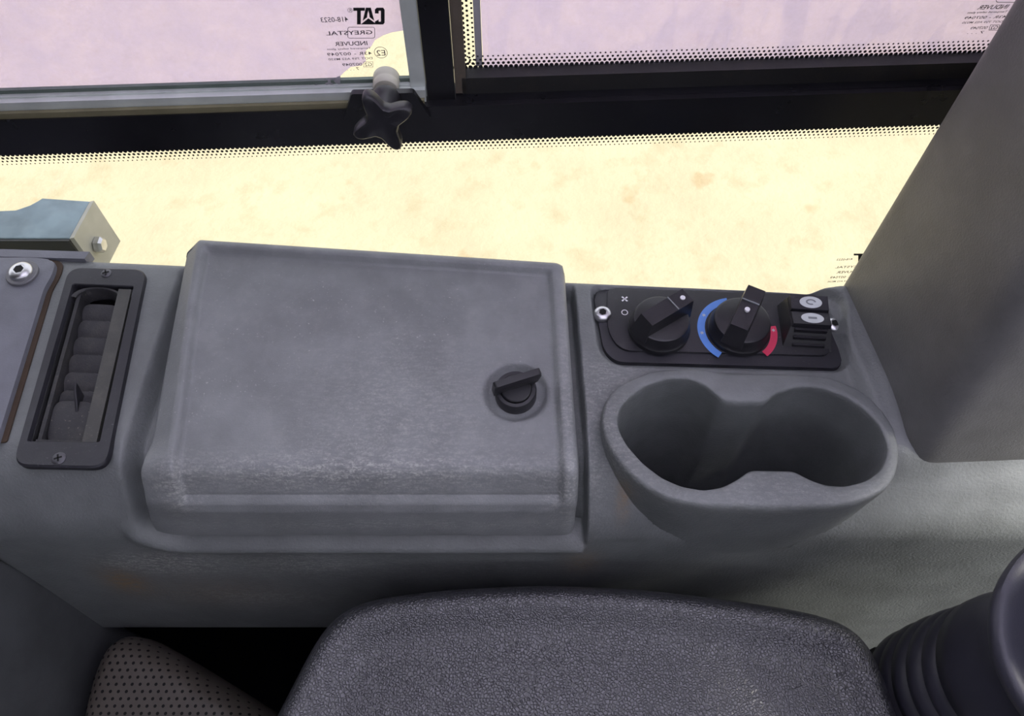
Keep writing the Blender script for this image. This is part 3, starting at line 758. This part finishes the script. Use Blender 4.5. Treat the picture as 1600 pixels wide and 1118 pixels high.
# rocker switch
rc = P(1256, 512, FZ); RM = Matrix.Translation((rc.x, rc.y, ZD + FZ)) @ Matrix.Rotation(math.radians(-4), 4, 'Z')
def rq(pts): return [RM @ Vector(p) for p in pts]
sw = hexa('rocker_switch', rq(((-.0165, -.0175, -.002), (.0165, -.0175, -.002), (.0165, .0175, -.002), (-.0165, .0175, -.002))),
          rq(((-.0125, -.006, .0112), (.0135, -.006, .0112), (.0135, .0165, .0112), (-.0125, .0165, .0112))), 'knob_plastic', cpn, .0012)
for y0, y1, z0, z1, sym in ((.0050, .0162, .0140, .0155, 0), (-.0070, .0044, .0140, .0128, 1)):
    def rz_(y): return lerp(z0, z1, (y - y0) / (y1 - y0))
    bt = hexa('rocker_button', rq(((-.0122, y0, rz_(y0) - .004), (.0132, y0, rz_(y0) - .004), (.0132, y1, rz_(y1) - .004), (-.0122, y1, rz_(y1) - .004))),
              rq(((-.0118, y0 + .0004, rz_(y0)), (.0128, y0 + .0004, rz_(y0)), (.0128, y1 - .0004, rz_(y1)), (-.0118, y1 - .0004, rz_(y1)))), 'plate_plastic', sw, .0008)
    def ell(rx, ry, cy, dz, k=28): return [RM @ Vector((.0012 + rx * math.cos(a * 2 * math.pi / k), cy + ry * math.sin(a * 2 * math.pi / k), rz_(cy + ry * math.sin(a * 2 * math.pi / k)) + dz)) for a in range(k)]
    cy = (y0 + y1) / 2
    lens = mesh('icon_lens', ell(.0074, .0043, cy, .0003) + ell(.0074, .0043, cy, -.002), [tuple(range(28))] + [(i, (i + 1) % 28, 28 + (i + 1) % 28, 28 + i) for i in range(28)], 'icon_plate', bt, False)
    if sym: box('icon', -.0016, .0040, cy - .0008, cy + .0008, .0134, .0139, 'icon_grey', bt, 0, RM) 
    else:
        e1 = ell(.0034, .0022, cy, .0005); e2 = ell(.0022, .0012, cy, .0005)
        mesh('icon', e1 + e2, [(i, (i + 1) % 28, 28 + (i + 1) % 28, 28 + i) for i in range(23)], 'icon_grey', bt, False)
for k in range(3):
    yy = -.0085 - .0032 * k; zz = .0100 - .0042 * k
    box('ridge', -.010, .011, yy - .0008, yy + .0008, zz - .004, zz + .0006, 'black_plastic', sw, .0003, RM)

# ================================================================== WINDOW LATCH WITH STAR KNOB
lx, lz_ = W(605, 150, .024)
wl_ = empty('window_latch', WM @ Vector((lx, -.020, lz_)), 'black star-shaped window latch knob on trapezoid bracket', 'latch', rz=WA)
pb = [W(u, v, .024) for u, v in ((537, 188), (549, 147), (646, 145), (674, 186))]
wpoly('bracket', rround(pb, .0015, 3), .024, .0040, 'black_paint', wl_, 0)
pbs = [(pb[1][0] - .001, pb[1][1] - .002), (pb[2][0] + .001, pb[2][1] - .002), (pb[2][0] + .001, pb[2][1]), (pb[1][0] - .001, pb[1][1])]
sx, sz = W(604, 130, .010); AX = WM.to_3x3() @ Vector((0, -1, 0))
KA = (AX + Vector((0, 0, .18))).normalized()
def wl_mat(x, z, off, ax=AX): return frame(wp(x, z, off), WX, z=ax)
lathe('bush', [(.0078, 0), (.0078, .0045), (.0074, .005), (.0074, .0065), (.0076, .007), (.0076, .0105), (.0068, .0115)], wl_mat(sx, sz + .001, .006), 'nylon', wl_, 36)
lathe('bolt_shank', [(.0042, 0), (.0042, .016)], wl_mat(sx, sz - .0005, .010), 'screw_metal', wl_, 24)
kx, kz = W(602, 166, .030)
KM = frame(wp(kx, kz, .024), WX, z=(AX + Vector((0, 0, .22))).normalized())
lathe('knob_stem', [(.0088, 0), (.0088, .004), (.0078, .006), (.0074, .022)], KM, 'knob_plastic', wl_, 32)
prof = []
for k in range(96):
    a = 2 * math.pi * k / 96; c4 = .5 + .5 * math.cos(4 * (a - math.radians(24)))
    prof.append((a, .0092 + .0092 * c4 ** 1.8))
rws = []
for s_, z_ in ((.25, .018), (.86, .0185), (.95, .0195), (1., .0212), (1., .0265), (.96, .0283), (.88, .029), (.6, .0284), (.3, .028), (.02, .028)):
    rws.append([KM @ Vector((r * s_ * math.cos(a), r * s_ * math.sin(a), z_)) for a, r in prof])
mesh('star_knob', *grid(rws, cyclic=True), 'knob_plastic', wl_, True, 50)

# ================================================================== BRACKET OUTSIDE THE GLASS
br = empty('steel_bracket', (-.38, .42, GZ + .0), 'blue-grey painted steel bracket outside the glass behind cover plate', 'bracket')
zt = -.03
t_ = [P(u, v, zt) for u, v in ((-90, 372), (108, 372), (140, 314), (66, 309), (48, 322), (25, 330), (-90, 333))]
prism('top_plate', [(p.x, p.y) for p in t_], ZD + zt - .004, ZD + zt, 'steel_paint', br, .001)
e0, e1 = t_[1], t_[2]
def dn(p, dx, dy, dz): return Vector((p.x + dx, p.y + dy, p.z + dz))
hexa('side_plate', [dn(e0, 0, 0, -.05), dn(e0, .003, .001, -.05), dn(e1, .003, .001, -.05), dn(e1, 0, 0, -.05)], [dn(e0, 0, 0, -.0005), dn(e0, .003, .001, -.0005), dn(e1, .003, .001, -.0005), dn(e1, 0, 0, -.0005)], 'pale_paint', br, .0008)
f0 = t_[0]
hexa('front_plate', [dn(f0, 0, -.002, -.03), dn(e0, 0, -.002, -.03), dn(e0, 0, .002, -.03), dn(f0, 0, .002, -.03)], [dn(f0, 0, -.002, -.001), dn(e0, 0, -.002, -.001), dn(e0, 0, .002, -.001), dn(f0, 0, .002, -.001)], 'black_paint', br, .0015)
bp = (e0 + e1) / 2 + Vector((.003, -.004, -.026))
lathe('bolt', [(.007, 0), (.007, .004), (.005, .006)], frame(bp, (0, 1, 0), z=(1, 0, 0)), 'bright_metal', br, 6)
box('post', -.44, -.42, .405, .425, GZ, ZD + zt - .004, 'steel_paint', br, .002)

# ================================================================== ARMREST
def pad(name, outl, prof_, mat, parent, n=220, sm=6, crown=0.):
    q = smooth_loop(resample([Vector((x, y, 0)) for x, y in outl], n), sm)
    area = sum(q[i - 1].x * q[i].y - q[i].x * q[i - 1].y for i in range(n))
    if area < 0: q = q[::-1]
    c = sum(q, Vector()) / n; rws = []; cur = q; c = Vector((lerp(min(p.x for p in q), max(p.x for p in q), .5), lerp(min(p.y for p in q), max(p.y for p in q), .45), 0)); dist_ = 0.
    for d, z in prof_:
        while abs(d - dist_) > 1e-6:
            st_ = max(-.002, min(.002, d - dist_)); dist_ += st_
            nm = []
            for i in range(n):
                t = (cur[(i + 1) % n] - cur[i - 1]).normalized(); nm.append(Vector((-t.y, t.x, 0)))
            cur = [p + m * st_ for p, m in zip(cur, smooth_loop(nm, 3))]
            if dist_ > .004: cur = smooth_loop(cur, 2)
        rws.append([Vector((p.x, p.y, z)) for p in cur])
    last = rws[-1]; zl = last[0].z
    for s_ in (.85, .7, .5, .3, .1, .01): rws.append([Vector((c.x + (p.x - c.x) * s_, c.y + (p.y - c.y) * s_, zl)) for p in last])
    if crown: rws = [[Vector((p.x, p.y, p.z - crown * (p.x - c.x) ** 2)) for p in r_] for r_ in rws]
    v_, f_ = grid(rws, cyclic=True); f_.append(tuple(len(v_) - n + k for k in range(n)))
    return mesh(name, v_, f_, mat, parent), v_, f_
AZ = -.075
arm_px = [(404, 1140), (440, 1072), (480, 995), (505, 958), (530, 938), (570, 925), (700, 911), (850, 905), (1000, 911), (1150, 927), (1270, 943), (1340, 960), (1374, 985), (1394, 1030), (1416, 1085), (1432, 1140), (1500, 1330), (1440, 1420), (420, 1420), (290, 1330)]
ol = [P(u, v, AZ).xy for u, v in arm_px]
arm = empty('armrest', (.03, .06, 0), 'wide black grained vinyl armrest pad beside the joystick', 'armrest')
Z = ZD + AZ
ar, _, _ = pad('pad', ol, [(.010, Z - .075), (.003, Z - .06), (.0, Z - .04), (.0, Z - .02), (.0015, Z - .008), (.005, Z + .0), (.009, Z + .0035), (.013, Z + .0045), (.018, Z + .003), (.024, Z - .0015), (.030, Z - .0045), (.036, Z - .0058), (.042, Z - .006)], 'grained_vinyl', arm, crown=.25)
box('pod', -.12, .20, .03, .10, 0, Z - .06, 'cab_shell', arm, .01)

# ================================================================== PERFORATED SEAT
st = empty('seat_bolster', (-.24, .03, 0), 'brown perforated vinyl seat bolster next to the trim wall', 'seat')
SZ = -.215
sp_px = [(100, 1180), (108, 1110), (128, 1035), (148, 986), (172, 962), (204, 974), (298, 1032), (400, 1095), (470, 1145), (560, 1400), (60, 1400)]
so = [P(u, v, SZ).xy for u, v in sp_px]; Z2 = ZD + SZ
_, sv, sf = pad('cushion', so, [(.014, Z2 - .16), (.004, Z2 - .13), (0, Z2 - .08), (.0, Z2 - .04), (.003, Z2 - .02), (.008, Z2 - .007), (.014, Z2 - .001), (.018, Z2 + .001)], 'perforated_vinyl', st, 120, 12)
bv = BVHTree.FromPolygons([tuple(v) for v in sv], sf)
vs, fs = [], []
up = (CAM - P(200, 1050, SZ)).normalized()
for j in range(-30, 34):
    for i in range(-30, 34):
        o = Vector((-.24 + (i + .5 * (j % 2)) * .0062, .06 + j * .0052, ZD + .2))
        hit, nr, _, _ = bv.ray_cast(o, Vector((0, 0, -1)))
        if hit is None: continue
        if nr.z < 0: nr = -nr
        if nr.z < .25: continue
        a = nr.orthogonal().normalized(); b = nr.cross(a); k = len(vs)
        for q_ in range(7): vs.append(hit + nr * .0003 + (a * math.cos(q_ * .8976) + b * math.sin(q_ * .8976)) * .0013)
        fs.append(tuple(range(k, k + 7)))
o = mesh('perforations', vs, fs, 'dark_hole', st, False); o['kind'] = 'stuff'
box('seat_base', -.26, -.18, -.10, .03, 0, Z2 - .1, 'cab_shell', st, .01)

# ================================================================== JOYSTICK
jx, jy = .291, .078
joy = empty('joystick', (jx, jy, ZD - .2), 'black joystick with ribbed rubber boot and flared palm rest', 'joystick')
J = Matrix.Translation((jx, jy, ZD))
pr_ = []
base = [(.0500, -.14), (.0500, -.119), (.0495, -.099), (.0485, -.080), (.0470, -.062)]
for k, (r, z) in enumerate(base):
    h = .0165
    pr_ = [(r - .013, z - .003), (r - .002, z), (r, z + .003), (r - .0008, z + h * .55), (r - .003, z + h * .8), (r - .014, z + h * .97)]
    lathe('boot_ring', pr_, J, 'rubber_boot', joy, 72, 60)
lathe('boot_collar', [(.043, -.045), (.0465, -.042), (.046, -.03), (.042, -.012), (.036, .0)], J, 'rubber_boot', joy, 72, 60)
lathe('stem', [(.033, -.01), (.030, .02), (.028, .05)], J, 'grip_plastic', joy, 48)
rows = []
for r, z in ((.026, .012), (.040, .016), (.050, .023), (.0545, .031), (.0555, .036), (.0545, .0395), (.0515, .0405), (.047, .0385), (.038, .0335), (.028, .032), (.022, .04), (.020, .07), (.021, .11), (.017, .125), (.002, .128)):
    rr = []
    for k in range(72):
        a = 2 * math.pi * k / 72; c_, s_ = math.cos(a), math.sin(a)
        e = 1 + .10 * max(0, -c_) * (1 if r > .03 else 0)
        tilt = .20 * (r * s_) if r > .024 else 0
        rr.append(J @ Vector((.004 + r * e * c_, r * s_ * 1.05, z + tilt)))
    rows.append(rr)
mesh('palm_rest', *grid(rows, cyclic=True), 'grip_plastic', joy, True, 60)
box('joystick_base', jx - .036, jx + .04, jy - .04, jy + .036, ZD - .26, ZD - .138, 'cab_shell', joy, .01)
box('joystick_post', jx - .03, jx + .03, jy - .03, jy + .03, 0, ZD - .255, 'cab_shell', joy, .004)
